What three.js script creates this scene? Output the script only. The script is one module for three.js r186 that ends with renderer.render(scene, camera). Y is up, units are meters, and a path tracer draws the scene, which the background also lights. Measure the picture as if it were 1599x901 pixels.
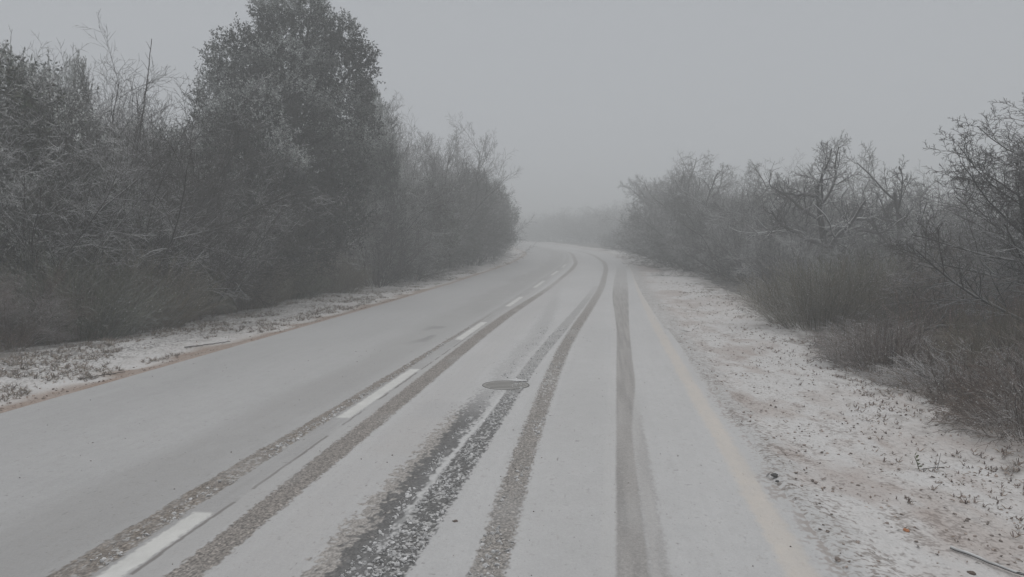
import * as THREE from 'three';

// ---------------------------------------------------------------- camera, sky, sun, exposure, haze
const scene = new THREE.Scene();
const camera = new THREE.PerspectiveCamera(41.8, 1599 / 901, 0.1, 900);
camera.position.set(0, 1.6, 0);
camera.rotation.order = 'YXZ';
camera.rotation.set(-3.613 * Math.PI / 180, 6.944 * Math.PI / 180, 0);
scene.add(camera);

const SKY = { low: 0.27, high: 0.235, tint: [0.955, 1.0, 1.065] };
{
  const W = 64, H = 32, data = new Float32Array(W * H * 4);
  for (let j = 0; j < H; j++) for (let i = 0; i < W; i++) {
    const up = Math.max(0, ((j + 0.5) / H - 0.5) * 2), L = SKY.low + (SKY.high - SKY.low) * Math.min(1, up * 2);
    for (let k = 0; k < 3; k++) data[(j * W + i) * 4 + k] = L * SKY.tint[k];
    data[(j * W + i) * 4 + 3] = 1;
  }
  const sky = new THREE.DataTexture(data, W, H, THREE.RGBAFormat, THREE.FloatType);
  sky.mapping = THREE.EquirectangularReflectionMapping; sky.magFilter = THREE.LinearFilter; sky.needsUpdate = true;
  scene.background = sky; scene.environment = sky;
}
const sun = new THREE.DirectionalLight(new THREE.Color(1, 0.98, 0.95), 1.5);   // a veiled sun somewhere above the fog
sun.position.set(12, 80, -16); sun.castShadow = true; sun.shadow.radius = 220;
sun.shadow.camera.left = sun.shadow.camera.bottom = -90; sun.shadow.camera.right = sun.shadow.camera.top = 90; sun.shadow.camera.far = 300;
sun.shadow.mapSize.set(2048, 2048);
scene.add(sun);
scene.fog = new THREE.FogExp2(new THREE.Color(0.965, 0.988, 1.0), 0.0128);

const renderer = new THREE.WebGLRenderer({ antialias: true });
renderer.toneMapping = THREE.LinearToneMapping;
renderer.toneMappingExposure = 1.78;
renderer.shadowMap.enabled = true;

// ---------------------------------------------------------------- helpers
function rng(seed) { let a = seed >>> 0; return () => { a = (a + 0x6D2B79F5) >>> 0; let t = Math.imul(a ^ (a >>> 15), 1 | a); t = (t + Math.imul(t ^ (t >>> 7), 61 | t)) ^ t; return ((t ^ (t >>> 14)) >>> 0) / 4294967296; }; }
const lerp = (a, b, t) => a + (b - a) * t, clamp = (x, a = 0, b = 1) => Math.min(b, Math.max(a, x));
const sstep = (a, b, x) => { const t = clamp((x - a) / (b - a)); return t * t * (3 - 2 * t); };
const band = (x, a, b, s) => sstep(a - s, a + s, x) * (1 - sstep(b - s, b + s, x));
const NT = 512, noiseTable = new Float32Array(NT * NT); { const r = rng(77); for (let i = 0; i < NT * NT; i++) noiseTable[i] = r(); }
function N(x, y) {                                              // value noise, 0..1
  let xi = Math.floor(x), yi = Math.floor(y), fx = x - xi, fy = y - yi; fx = fx * fx * (3 - 2 * fx); fy = fy * fy * (3 - 2 * fy);
  const x0 = xi & 511, x1 = (xi + 1) & 511, y0 = (yi & 511) << 9, y1 = ((yi + 1) & 511) << 9;
  const a = noiseTable[y0 + x0], b = noiseTable[y0 + x1], c = noiseTable[y1 + x0], d = noiseTable[y1 + x1];
  return a + (b - a) * fx + (c - a + (a - b - c + d) * fx) * fy;
}
const F = (x, y) => N(x, y) * 0.5 + N(x * 2.1 + 17, y * 2.1 + 5) * 0.3 + N(x * 4.3 + 3, y * 4.3 + 91) * 0.2;
const names = {};
function numbered(name) { const n = names[name] = (names[name] ?? -1) + 1; return n ? `${name}_${String(n).padStart(3, '0')}` : name; }
function tag(o, label, category, group) { o.userData = { label, category }; if (group) o.userData.group = group; return o; }
function shadows(o) { o.traverse((c) => { if (c.isMesh) { c.castShadow = true; c.receiveShadow = true; } }); return o; }
function curve(list) {                                          // smooth interpolation of [x, y] pairs
  const n = list.length, m = list.map((p, i) => { const a = list[Math.max(0, i - 1)], b = list[Math.min(n - 1, i + 1)]; return (b[1] - a[1]) / (b[0] - a[0]); });
  return (x) => {
    if (x <= list[0][0]) return list[0][1];
    if (x >= list[n - 1][0]) return list[n - 1][1] + (x - list[n - 1][0]) * m[n - 1];
    let i = 0; while (x > list[i + 1][0]) i++;
    const h = list[i + 1][0] - list[i][0], t = (x - list[i][0]) / h, t2 = t * t, t3 = t2 * t;
    return (2 * t3 - 3 * t2 + 1) * list[i][1] + (t3 - 2 * t2 + t) * h * m[i] + (3 * t2 - 2 * t3) * list[i + 1][1] + (t3 - t2) * h * m[i + 1];
  };
}
const mat = (o) => new THREE.MeshStandardMaterial({ roughness: 0.95, side: THREE.DoubleSide, ...o });

// ---------------------------------------------------------------- the lie of the land: d metres ahead, t metres across the road
const bend = curve([[-40, 0], [0, 0], [20, 0], [30, 0.08], [38, 0.2], [47, 0.1], [62, -0.8], [75, -3], [93, -6.6], [111, -11], [130, -17], [150, -25], [175, -37], [215, -62]]);
function rise(d) { return d < 18 ? 0 : d < 28 ? 0.00075 * (d - 18) ** 2 : d < 130 ? 0.075 + 0.015 * (d - 28) : 1.605; }
function landY(t, d) {
  let y = rise(d);
  if (t < -5.6) { const k = -5.6 - t; y += -0.035 * sstep(0, 0.3, k) + 0.05 * sstep(0.3, 2.4, k) + 0.16 * Math.max(0, k - 2.8) * (1 - 0.35 * sstep(3, 30, k)) ; if (k > 20) y -= 0.06 * (k - 20); }
  if (t > 1.2) { const k = t - 1.2; y += -0.04 * sstep(0, 0.35, k) - 0.012 * k - 0.03 * Math.max(0, k - 4) * (1 - sstep(4, 40, k)); }
  const off = Math.max(-5.8 - t, t - 1.35, 0);
  return y + Math.min(1, off) * (F(t * 0.7 + 40, d * 0.7) - 0.5) * 0.14 + Math.min(1, off * 0.2) * (F(t * 0.11, d * 0.11 + 60) - 0.5) * 0.8;
}
const at = (t, d, y = 0) => new THREE.Vector3(bend(d) + t, landY(t, d) + y, -d);

function texture(t0, t1, d0, d1, NX, NY, paint, gray) {          // a computed picture of a stretch of ground
  const data = new Uint8Array(NX * NY * 4), o = [0, 0, 0];
  for (let j = 0; j < NY; j++) { const d = lerp(d0, d1, (j + 0.5) / NY);
    for (let i = 0; i < NX; i++) {
      paint(lerp(t0, t1, (i + 0.5) / NX), d, o);
      const k = (j * NX + i) * 4;
      for (let c = 0; c < 3; c++) { const v = clamp(o[c]); data[k + c] = gray ? v * 255 : 255 * (v < 0.0031308 ? v * 12.92 : 1.055 * Math.pow(v, 1 / 2.4) - 0.055); }
      data[k + 3] = 255;
    } }
  const t = new THREE.DataTexture(data, NX, NY); t.magFilter = THREE.LinearFilter; t.minFilter = THREE.LinearMipmapLinearFilter; t.generateMipmaps = true;
  if (!gray) t.colorSpace = THREE.SRGBColorSpace; t.anisotropy = 8; t.needsUpdate = true; return t;
}

// ---------------------------------------------------------------- the road, its wheel tracks and its paint
const T = {                                                     // edges of what lies along the road: left, right, first and last metre
  A: { l: curve([[1, -2.65], [3.2, -2.62], [5.4, -2.6], [6.5, -2.57], [10, -2.52], [15, -2.46], [19, -2.43]]), r: () => -2.42, d: [1, 19] },
  P: { l: () => -2.385, r: () => -2.26 },
  B: { l: curve([[1, -2.04], [3.3, -2.06], [5.5, -2.1], [15, -2.17], [27, -1.9], [40, -1.88], [55, -2.1], [66, -2.0], [80, -1.9]]), r: curve([[1, -1.87], [5.6, -1.9], [15, -1.94], [27, -1.72], [40, -1.66], [55, -1.84], [80, -1.6]]), d: [1, 78] },
  C1: { l: curve([[1, -1.36], [3.4, -1.33], [5.6, -1.31], [10, -1.31], [13, -1.29], [19, -1.42], [25, -1.68]]), r: curve([[1, -1.16], [3.4, -1.16], [5.6, -1.16], [10, -1.08], [13, -1.0], [19, -1.15], [25, -1.45]]), d: [1, 25] },
  C2: { l: curve([[1, -1.15], [3.4, -1.13], [5.7, -1.08], [7, -1.03], [9.9, -0.98], [13.2, -0.86], [19, -0.62], [25, -0.42]]), r: curve([[1, -0.93], [3.4, -0.92], [5.7, -0.89], [10, -0.81], [13.3, -0.66], [19, -0.45], [25, -0.24]]), d: [1, 24] },
  D: { l: curve([[1, -0.61], [3.5, -0.63], [5.7, -0.67], [10, -0.68], [13, -0.62], [19, -0.41], [26, -0.22], [35, -0.2], [45, -0.3], [66, -0.75], [80, -0.7]]), r: curve([[1, -0.44], [3.5, -0.46], [5.7, -0.5], [10, -0.5], [13, -0.43], [19, -0.2], [26, 0], [35, 0.02], [45, -0.06], [66, -0.45], [80, -0.35]]), d: [1, 78] },
  E: { l: curve([[1, 0.04], [3.5, 0.07], [8.4, 0.15], [14, 0.24], [22, 0.24], [28, 0.3], [36, 0.4], [46, 0.4]]), r: curve([[1, 0.31], [3.6, 0.33], [8.5, 0.37], [14, 0.48], [22, 0.7], [28, 0.8], [36, 0.86], [46, 0.8]]), d: [1, 42] },
  L: { l: curve([[1, 0.88], [8, 0.9], [14, 0.92], [24, 1.02], [36, 1.08], [60, 0.95]]), r: curve([[1, 1.03], [8, 1.05], [14, 1.08], [24, 1.18], [36, 1.24], [60, 1.12]]) },
};
let rowAt = NaN; const E = {};                                  // the borders at one distance, worked out once per row
function borders(d) { if (d !== rowAt) { rowAt = d; for (const n in T) E[n] = { l: T[n].l(d), r: T[n].r(d) }; E.right = rightEdge(d); E.dash = inDash(d); } return E; }
const leftEdge = (d) => -5.63 + (N(d * 1.3, 3) - 0.5) * 0.07 + (N(d * 5, 8) - 0.5) * 0.025;
const rightEdge = (d) => 1.2 + 0.14 * sstep(8, 16, d) + (N(d * 1.6, 13) - 0.5) * 0.05 + (N(d * 6, 18) - 0.5) * 0.05 + (N(d * 17, 28) - 0.5) * 0.03 - 0.05 * band(d, 5.1, 5.32, 0.06);
const dashes = [[1.2, 4.1], [6.5, 9.12], [11.95, 14.6], [18.2, 21.3], [25, 28.6], [32, 35.4], [38.6, 42]];
const inDash = (d) => { for (const [a, b] of dashes) if (d > a - 0.05 && d < b + 0.05) return band(d, a, b, 0.02); return 0; };

function paintRoad(t, d, o) {
  borders(d);
  const fine = N(t * 170, d * 120), mid = F(t * 14, d * 9), big = F(t * 0.8 + 9, d * 0.3), streak = N(t * 30, d * 1.1);
  const wob = (N(t * 26, d * 20) - 0.5) * 0.05 + (N(t * 9, d * 2.5) - 0.5) * 0.03, fray = (N(t * 70, d * 42) - 0.5) * 0.035 + (N(t * 30, d * 11) - 0.5) * 0.012;
  let r = (0.335 - 0.06 * sstep(-1.9, -2.9, t)) * (0.86 + 0.17 * big + 0.1 * mid + 0.1 * (fine - 0.5) + 0.05 * (streak - 0.5)); let g = r * 1.0, b = r * 1.012;  // left lane darker: shade of the woods and lens vignette put into the snow colour
  const mix = (k, R, G, B) => { r += (R - r) * k; g += (G - g) * k; b += (B - b) * k; };
  // older wheel bands, half filled again by the snow
  mix(0.5 * band(t + wob * 2, -3.35 - 0.25 * sstep(8, 20, d) + (big - 0.5) * 0.5, -2.6, 0.2) * (0.75 + 0.7 * (mid - 0.5)), 0.19, 0.186, 0.182);
  mix(0.5 * band(t + wob, -2.5, -2.24, 0.015) * (0.6 + 0.5 * streak), 0.17, 0.166, 0.163);
  mix(0.4 * band(t, -2.24, -2.08, 0.03), 0.24, 0.235, 0.23);
  mix(0.75 * band(t + wob * 0.25, -2.245, -2.222, 0.006) * (N(t * 4, d * 5) > 0.36 ? 1 : 0.2) * (1 - sstep(10, 16, d)), 0.1, 0.09, 0.085);
  mix(0.18 * band(t, -0.42, 0.03, 0.05) * streak, 0.25, 0.245, 0.24); mix(0.3 * band(t + wob * 2, -1.85, -1.42, 0.14) * (0.4 + 0.9 * (mid - 0.2)), 0.27, 0.255, 0.25);
  mix(0.14 * band(t + wob * 2, -1.72, -1.2, 0.12) * band(d + wob, 5.4, 6.58, 0.1), 0.27, 0.25, 0.235);
  mix(0.28 * band(t + wob * 2, -1.72, -1.3, 0.08) * band(d + wob, 6.55, 7.3, 0.12), 0.25, 0.25, 0.255);
  mix(0.13 * sstep(9.7, 9.9, d + wob) * band(t, -1, 1.6, 0.2), 0.36, 0.36, 0.365);         // a seam across the lane: thinner snow beyond it
  mix(0.22 * band(d + wob * 3 + t * 0.6, 8.2, 14, 1.2) * band(t + wob * 3, -3.9, -2.5, 0.3), 0.3, 0.3, 0.3);
  mix(0.18 * band(t, -5.7, -4.4, 0.5) * band(d, 11, 17, 1.4), 0.36, 0.365, 0.37);
  mix(0.5 * sstep(0.55, 0.8, N(t * 6 + 4, d * 2.2)) * band(t + d * 0.06, -2.4, -2.05, 0.12) * band(d, 11.5, 14, 0.5), 0.12, 0.12, 0.12);  // scraped spot in the other lane
  // grey speckle and grit in the snow
  if (d < 14) { const s = N(t * 95 + 31, d * 70); if (s > 0.9) mix((s - 0.9) * 5 * 0.45 * (0.4 + big), 0.16, 0.14, 0.13); const q = N(t * 34 + 7, d * 26 + 2); if (q > 0.955) mix(0.6 * sstep(0.955, 0.985, q), 0.08, 0.07, 0.065); }
  // wheel tracks
  const grit = sstep(0.15, 0.85, 0.55 * fine + 0.45 * N(t * 95 + 5, d * 76)), speck = sstep(0.7, 0.84, N(t * 120 + 50, d * 88)) * 0.65, lump = sstep(0.56, 0.74, 0.6 * N(t * 46 + 9, d * 30) + 0.4 * N(t * 100, d * 75));
  let k;
  if (d < 26) {
    k = band(t + wob * 0.35 + fray, E.A.l, E.A.r, 0.012) * (1 - sstep(15, 20, d));
    if (k > 0) { const w = lerp(lerp(0.045, 0.15, grit), 0.32, speck * 0.7), s = lump * sstep(-0.22, -0.02, t - E.A.l - 0.16) * (0.35 + 0.65 * mid); mix(k * (0.92 - 0.35 * sstep(9, 16, d)) * (0.72 + 0.5 * mid), lerp(w * 1.16, 0.37, s), lerp(w, 0.37, s), lerp(w * 0.86, 0.37, s)); }
  }
  k = band(t + fray, E.B.l, E.B.r, 0.012 + d * 0.0006) * (1 - sstep(60, 78, d));
  if (k > 0) { const w = lerp(lerp(0.05, 0.2, grit), 0.34, speck * (0.5 + 0.8 * streak)); mix(k * (0.95 - 0.25 * sstep(14, 30, d) - 0.3 * sstep(22, 26, d) * (1 - sstep(27, 33, d))), w * 1.1, w, w * 0.92); }
  if (d < 26) {                                                  // two cars' tracks side by side, wet and black near by
    const near = 1 - sstep(6.3, 8.4, d), fade = 1 - 0.55 * sstep(18, 25, d), c1 = (E.C1.l + E.C1.r) / 2 + 0.02;
    const smear = 0.5 * N(t * 70 + 5, d * 55) + 0.5 * N(t * 24, d * 15), brown = band(t + wob * 1.4 + (smear - 0.5) * 0.12, E.C1.l - 0.1, E.C1.l + 0.1, 0.06) * (1 - sstep(5.6, 8, d));
    mix(0.8 * sstep(0.25, 0.7, brown * 0.9 + (N(t * 55 + 9, d * 36) - 0.5) * 0.9), lerp(0.09, 0.3, grit), lerp(0.08, 0.28, grit), lerp(0.072, 0.26, grit));
    k = Math.exp(-(((t - c1 + wob * 1.2 + (smear - 0.5) * 0.11) / (0.105 + 0.06 * sstep(6, 12, d))) ** 2)) * fade;
    const dk = lerp(0.2, 0.06, near) * lerp(0.7, 1.6, grit); mix(lerp(0.5, 0.92, near) * fade * sstep(0.3, 0.68, k + (N(t * 48, d * 30) - 0.5) * 0.8 + (mid - 0.5) * 0.3), dk * 1.01, dk, dk * 1.01);
    if (near > 0) { const pile = sstep(0.5, 0.72, F(t * 9 + 2, d * 3)) * band(t, c1 + 0.03, c1 + 0.2, 0.03) * near; mix(pile * (0.35 + 0.65 * lump) * 0.8, 0.37, 0.372, 0.375); }
    k = band(t + wob * 0.2 + fray, E.C2.l, E.C2.r, 0.012) * (1 - 0.6 * sstep(19, 25, d));
    if (k > 0) {
      const s = lump * (0.55 + 0.5 * mid) * (1 - 0.65 * sstep(8, 10, d)), w = lerp(lerp(0.17, 0.3, grit), lerp(0.03, 0.1, grit), 1 - sstep(5.5, 10.5, d));
      mix(k * 0.95, lerp(w, 0.37, s), lerp(w * 0.99, 0.37, s), lerp(w * 0.99, 0.37, s));
    }
    mix(0.75 * band(t + wob * 0.5, E.C2.l - 0.035, E.C2.l, 0.012) * (1 - sstep(7.4, 8, d)) * sstep(3.6, 4.6, d), 0.38, 0.382, 0.385);   // a ridge of snow between the two
  }
  k = band(t + fray * 1.2, E.D.l, E.D.r, 0.013 + d * 0.0005) * (1 - sstep(60, 78, d));
  if (k > 0) { const w = lerp(lerp(0.055, 0.21, grit), 0.34, speck), s = lump * (0.2 + 0.8 * band(d, 7.4, 9.6, 0.6)) * 0.8; mix(k * (0.95 - 0.25 * sstep(14, 24, d)), lerp(w * 1.08, 0.37, s), lerp(w, 0.37, s), lerp(w * 0.93, 0.37, s)); }
  if (d < 46) {
    const fade = 1 - 0.5 * sstep(20, 30, d) - 0.5 * sstep(32, 45, d), w = lerp(lerp(0.13, 0.25, 0.4 * grit + 0.6 * streak), 0.32, speck * 0.5);
    mix(0.9 * band(t + wob * 0.12, E.E.l, lerp(E.E.r - 0.1, E.E.r, sstep(6, 9, d)), 0.014) * fade, w * 1.04, w, w * 0.97);
    mix(0.55 * band(t + wob * 0.3 + fray, E.E.r - 0.1, E.E.r, 0.02) * fade * (1 - sstep(6, 9, d)), w * 1.15, w * 1.11, w * 1.08);
    mix(0.22 * band(t + wob * 0.2, E.E.l - 0.085, E.E.l, 0.012) * fade, 0.36, 0.355, 0.35);
  }
  // paint: the centre dashes were blown clear, the edge line shows yellowish through the snow
  mix((0.78 + 0.2 * mid) * E.dash * band(t + fray * 0.6, E.P.l, E.P.r, 0.012), 0.41 + 0.07 * mid, 0.41 + 0.07 * mid, 0.4 + 0.07 * mid);
  mix((0.34 - 0.08 * sstep(9, 20, d)) * (0.7 + 0.6 * mid) * band(t + wob * 0.6, E.L.l, E.L.r, 0.03), 0.45, 0.385, 0.315);
  mix(0.75 * sstep(0.5, 0.7, mid * 0.5 + 0.5 * N(t * 50, d * 40) + 0.22 * sstep(0.16, 0, E.right - t) - 0.1) * sstep(0.2, 0.02, E.right - t), 0.2, 0.175, 0.16);
  mix(0.25 * sstep(0.55, 0.75, F(t * 1.7 + 30, d * 0.9 + 7)), 0.3, 0.3, 0.302);
  o[0] = r; o[1] = g; o[2] = b;
}
function bumpRoad(t, d, o) {
  borders(d);
  let h = 0.55 + 0.15 * N(t * 30, d * 22) + 0.2 * N(t * 110, d * 80);
  for (const n of ['A', 'B', 'C2', 'D']) { const k = band(t, E[n].l, E[n].r, 0.015); if (k > 0) h = lerp(h, 0.1 + 0.7 * N(t * 90 + 3, d * 65), k); }
  o[0] = o[1] = o[2] = h;
}
const RT = [-5.75, 1.6], cuts = [1, 12, 40, 172];
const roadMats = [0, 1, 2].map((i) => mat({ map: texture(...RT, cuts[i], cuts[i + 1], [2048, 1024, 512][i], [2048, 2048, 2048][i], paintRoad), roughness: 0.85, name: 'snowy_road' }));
roadMats[0].bumpMap = texture(...RT, cuts[0], cuts[1], 2048, 2048, bumpRoad, true); roadMats[0].bumpScale = 0.008;

const roadRows = []; for (let d = 1; d < 172; d += d < 8 ? 0.06 : d < 12 ? 0.2 : d < 40 ? 0.5 : 1.5) roadRows.push(d);
for (const d of [12, 40, 172, ...dashes.flat(), ...Object.values(T).flatMap((x) => x.d ?? [])]) roadRows.push(d);
roadRows.sort((a, b) => a - b);
const rows = roadRows.filter((d, i) => i === 0 || d - roadRows[i - 1] > 0.012);
const order = ['A', 'P', 'B', 'C1', 'C2', 'D', 'E', 'L'];
function columnsAt(d) {                                          // every border across the road, kept in order
  const c = [leftEdge(d)]; for (const n of order) c.push(T[n].l(d), T[n].r(d)); c.push(rightEdge(d));
  for (let i = 1; i < c.length; i++) c[i] = Math.max(c[i], c[i - 1] + 0.003);
  return c;
}
const roadY = (t, d) => rise(d) + 0.0012 * (4 - (t + 2.3) ** 2) * 1.2;
class Patch {                                                    // quads on the road, with the texture of the stretch they lie in
  constructor() { this.p = []; this.uv = []; this.g = [[], [], []]; }
  quad(d0, d1, a0, b0, a1, b1) {
    const s = d1 <= 12.001 ? 0 : d1 <= 40.001 ? 1 : 2, n = this.p.length / 3;
    for (const [t, d] of [[a0, d0], [b0, d0], [a1, d1], [b1, d1]]) { this.p.push(bend(d) + t, roadY(t, d), -d); this.uv.push((t - RT[0]) / (RT[1] - RT[0]), (d - cuts[s]) / (cuts[s + 1] - cuts[s])); }
    this.g[s].push(n, n + 1, n + 3, n, n + 3, n + 2);
  }
  skirt(t0, d0, t1, d1, s, flip) {
    const n = this.p.length / 3;
    for (const [t, d, h] of [[t0, d0, 0], [t1, d1, 0], [t0, d0, -0.14], [t1, d1, -0.14]]) { this.p.push(bend(d) + t, roadY(t, d) + h, -d); this.uv.push((t - RT[0]) / (RT[1] - RT[0]), (d - cuts[s]) / (cuts[s + 1] - cuts[s])); }
    this.g[s].push(...(flip ? [n, n + 1, n + 3, n, n + 3, n + 2] : [n, n + 3, n + 1, n, n + 2, n + 3]));
  }
  mesh(name) {
    const g = new THREE.BufferGeometry(); g.setAttribute('position', new THREE.Float32BufferAttribute(this.p, 3)); g.setAttribute('uv', new THREE.Float32BufferAttribute(this.uv, 2));
    g.setIndex([...this.g[0], ...this.g[1], ...this.g[2]]); let at0 = 0; this.g.forEach((x, i) => { if (x.length) g.addGroup(at0, x.length, i); at0 += x.length; });
    g.computeVertexNormals(); const m = new THREE.Mesh(g, roadMats); m.name = name; m.receiveShadow = true; return m;
  }
}
const road = new Patch(), strips = {};
for (let i = 0; i < rows.length - 1; i++) {
  const d0 = rows[i], d1 = rows[i + 1], m = (d0 + d1) / 2, c0 = columnsAt(d0), c1 = columnsAt(d1), s = d1 <= 12.001 ? 0 : d1 <= 40.001 ? 1 : 2;
  for (let k = 0; k < c0.length - 1; k++) {
    let target = road;
    if (k % 2 === 1) {
      const n = order[(k - 1) / 2], range = T[n].d;
      if (n === 'P') { const j = dashes.findIndex(([a, b]) => m > a && m < b); if (j >= 0) target = strips['P' + j] ??= new Patch(); }
      else if (!range || (m > range[0] && m < range[1])) target = strips[n] ??= new Patch();
    }
    const split = target === road ? Math.max(1, Math.ceil((c0[k + 1] - c0[k]) / 0.5)) : 1;
    for (let q = 0; q < split; q++) target.quad(d0, d1, lerp(c0[k], c0[k + 1], q / split), lerp(c0[k], c0[k + 1], (q + 1) / split), lerp(c1[k], c1[k + 1], q / split), lerp(c1[k], c1[k + 1], (q + 1) / split));
  }
  road.skirt(c0[0], d0, c1[0], d1, s, true); road.skirt(c0.at(-1), d0, c1.at(-1), d1, s, false);
}
const roadMesh = road.mesh('road'); roadMesh.userData.kind = 'structure'; scene.add(roadMesh);
const trackLabels = { A: 'dark lumpy wheel track along the left of the centre dashes', B: 'narrow brown wheel track just right of the centre dashes', C1: 'soft-edged blackish wheel smear left of the wet track', C2: 'black wet wheel track full of white slush crumbs', D: 'brown gritty wheel track in the middle of the lane', E: 'wide pale grey wheel track near the edge line' };
for (const [n, p] of Object.entries(strips)) {
  const m = p.mesh(numbered(n[0] === 'P' ? 'lane_dash' : n === 'L' ? 'edge_line' : 'wheel_track')); roadMesh.add(m);
  if (trackLabels[n]) m.userData.label = trackLabels[n]; if (n === 'L') m.userData.label = 'faint yellowish edge line under thin snow';
}

// ---------------------------------------------------------------- verges and ground
function paintVerge(side) {
  return (t, d, o) => {
    const k = side < 0 ? leftEdge(d) - t : t - rightEdge(d), big = F(t * 0.9 + 50, d * 0.5), mid = F(t * 5 + 3, d * 3.2), fine = N(t * 120, d * 80), blade = 0.55 * N(t * 34 + 8, d * 44) + 0.45 * N(t * 80, d * 95 + 4);
    let r = 0.4 * (0.86 + 0.2 * mid + 0.12 * fine), g = r * 0.985, b = r * 0.985;
    const mix = (q, R, G, B) => { q = clamp(q); r += (R - r) * q; g += (G - g) * q; b += (B - b) * q; };
    if (side < 0) {
      mix(0.8 * sstep(0.4, 0.7, mid * 0.6 + big * 0.5) * band(k, 0.3, 1, 0.2) * 0.35, 0.3, 0.27, 0.25);
      mix(sstep(0.56, 0.16, k + (N(d * 2.2, 5) - 0.5) * 0.4 + 0.16 * sstep(14, 30, d)) * (0.65 + 0.35 * mid), lerp(0.13, 0.24, fine), lerp(0.09, 0.175, fine), lerp(0.066, 0.135, fine));
      mix(sstep(0.5, 0.66, blade * 0.6 + mid * 0.3 + big * 0.14 + 0.05 * sstep(0.8, 2, k)) * sstep(0.3, 1.2, k) * 0.8, 0.085, 0.08, 0.075);
      mix(sstep(1.9, 3.3, k + (mid - 0.5) * 2) * 0.85, 0.07 + 0.05 * fine, 0.066 + 0.045 * fine, 0.06 + 0.04 * fine);
    } else {
      mix(0.62 * sstep(0.42, 0.68, big + 0.35 * (mid - 0.5) - 0.06 * sstep(1.3, 2, k)), lerp(0.22, 0.33, fine), lerp(0.185, 0.285, fine), lerp(0.168, 0.262, fine));
      mix(0.45 * sstep(0.5, 0.7, F(t * 2.2 + 70, d * 1.1)) * band(k, 0.2, 1.6, 0.4) * (1 - sstep(12, 20, d)), 0.22, 0.17, 0.148);
      mix(0.85 * sstep(0.3, 0.05, k + (mid - 0.5) * 0.3), 0.34, 0.34, 0.343); mix(0.55 * sstep(0.5, 0.62, blade) * sstep(0.45, 0.1, k), 0.2, 0.18, 0.165);
      mix(sstep(0.56, 0.72, blade * 0.62 + mid * 0.42) * 0.6, 0.12, 0.1, 0.09);
      mix(0.5 * band(k + (mid - 0.5) * 0.8, 1.25, 2.3, 0.25) * sstep(0.35, 0.5, mid), 0.43, 0.425, 0.425);
      const s = N(t * 40 + 31, d * 40); mix(sstep(0.86, 0.95, s) * 0.6, 0.11, 0.09, 0.08);
      mix(sstep(1.7, 3.2, k + (mid - 0.5) * 1.8 + 0.2 * sstep(20, 10, d)) * 0.9, 0.08 + 0.05 * fine, 0.07 + 0.045 * fine, 0.062 + 0.04 * fine);
    }
    o[0] = r; o[1] = g; o[2] = b;
  };
}
function verge(name, side, t0, t1, parts) {
  const paint = paintVerge(side), p = [], uv = [], groups = [], mats = []; const idx = [];
  for (const [d0, d1, step, w, h] of parts) {
    const m = mat({ map: texture(t0, t1, d0, d1, w, h, paint), name: 'snowy_verge' });
    if (step < 0.3) { m.bumpMap = texture(t0, t1, d0, d1, w / 2, h / 2, (t, d, o) => { o[0] = o[1] = o[2] = 0.4 * N(t * 22, d * 18) + 0.35 * N(t * 60 + 3, d * 50) + 0.25 * N(t * 150, d * 110); }, true); m.bumpScale = 0.03; }
    const n = Math.round((d1 - d0) / step), c = step < 0.3 ? 64 : 22, base = p.length / 3, start = idx.length;
    for (let j = 0; j <= n; j++) for (let i = 0; i <= c; i++) {
      const d = lerp(d0, d1, j / n), t = lerp(t0, t1, i / c), out = side < 0 ? -5.6 - t : t - 1.2;
      p.push(bend(d) + t, landY(t, d) - (out < 0 ? 0.03 : 0) - 0.12 * sstep(2.6, 4, out) + (out > 0.1 ? (F(t * 5, d * 4) - 0.5) * 0.035 : 0), -d); uv.push(i / c, j / n);
      if (i < c && j < n) { const a = base + j * (c + 1) + i; idx.push(a, a + 1, a + c + 2, a, a + c + 2, a + c + 1); }
    }
    groups.push([start, idx.length - start, mats.push(m) - 1]);
  }
  const g = new THREE.BufferGeometry(); g.setAttribute('position', new THREE.Float32BufferAttribute(p, 3)); g.setAttribute('uv', new THREE.Float32BufferAttribute(uv, 2)); g.setIndex(idx);
  for (const x of groups) g.addGroup(...x); g.computeVertexNormals();
  const m = new THREE.Mesh(g, mats); m.name = name; m.userData.kind = 'structure'; m.receiveShadow = true; scene.add(m);
}
verge('verge_right', 1, 1.0, 5.4, [[1, 14, 0.12, 1024, 2048], [14, 45, 0.5, 512, 1024], [45, 172, 1.5, 256, 1024]]);
verge('verge_left', -1, -9.8, -5.4, [[1, 26, 0.16, 1024, 2048], [26, 60, 0.5, 512, 1024], [60, 172, 1.5, 256, 1024]]);
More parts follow.
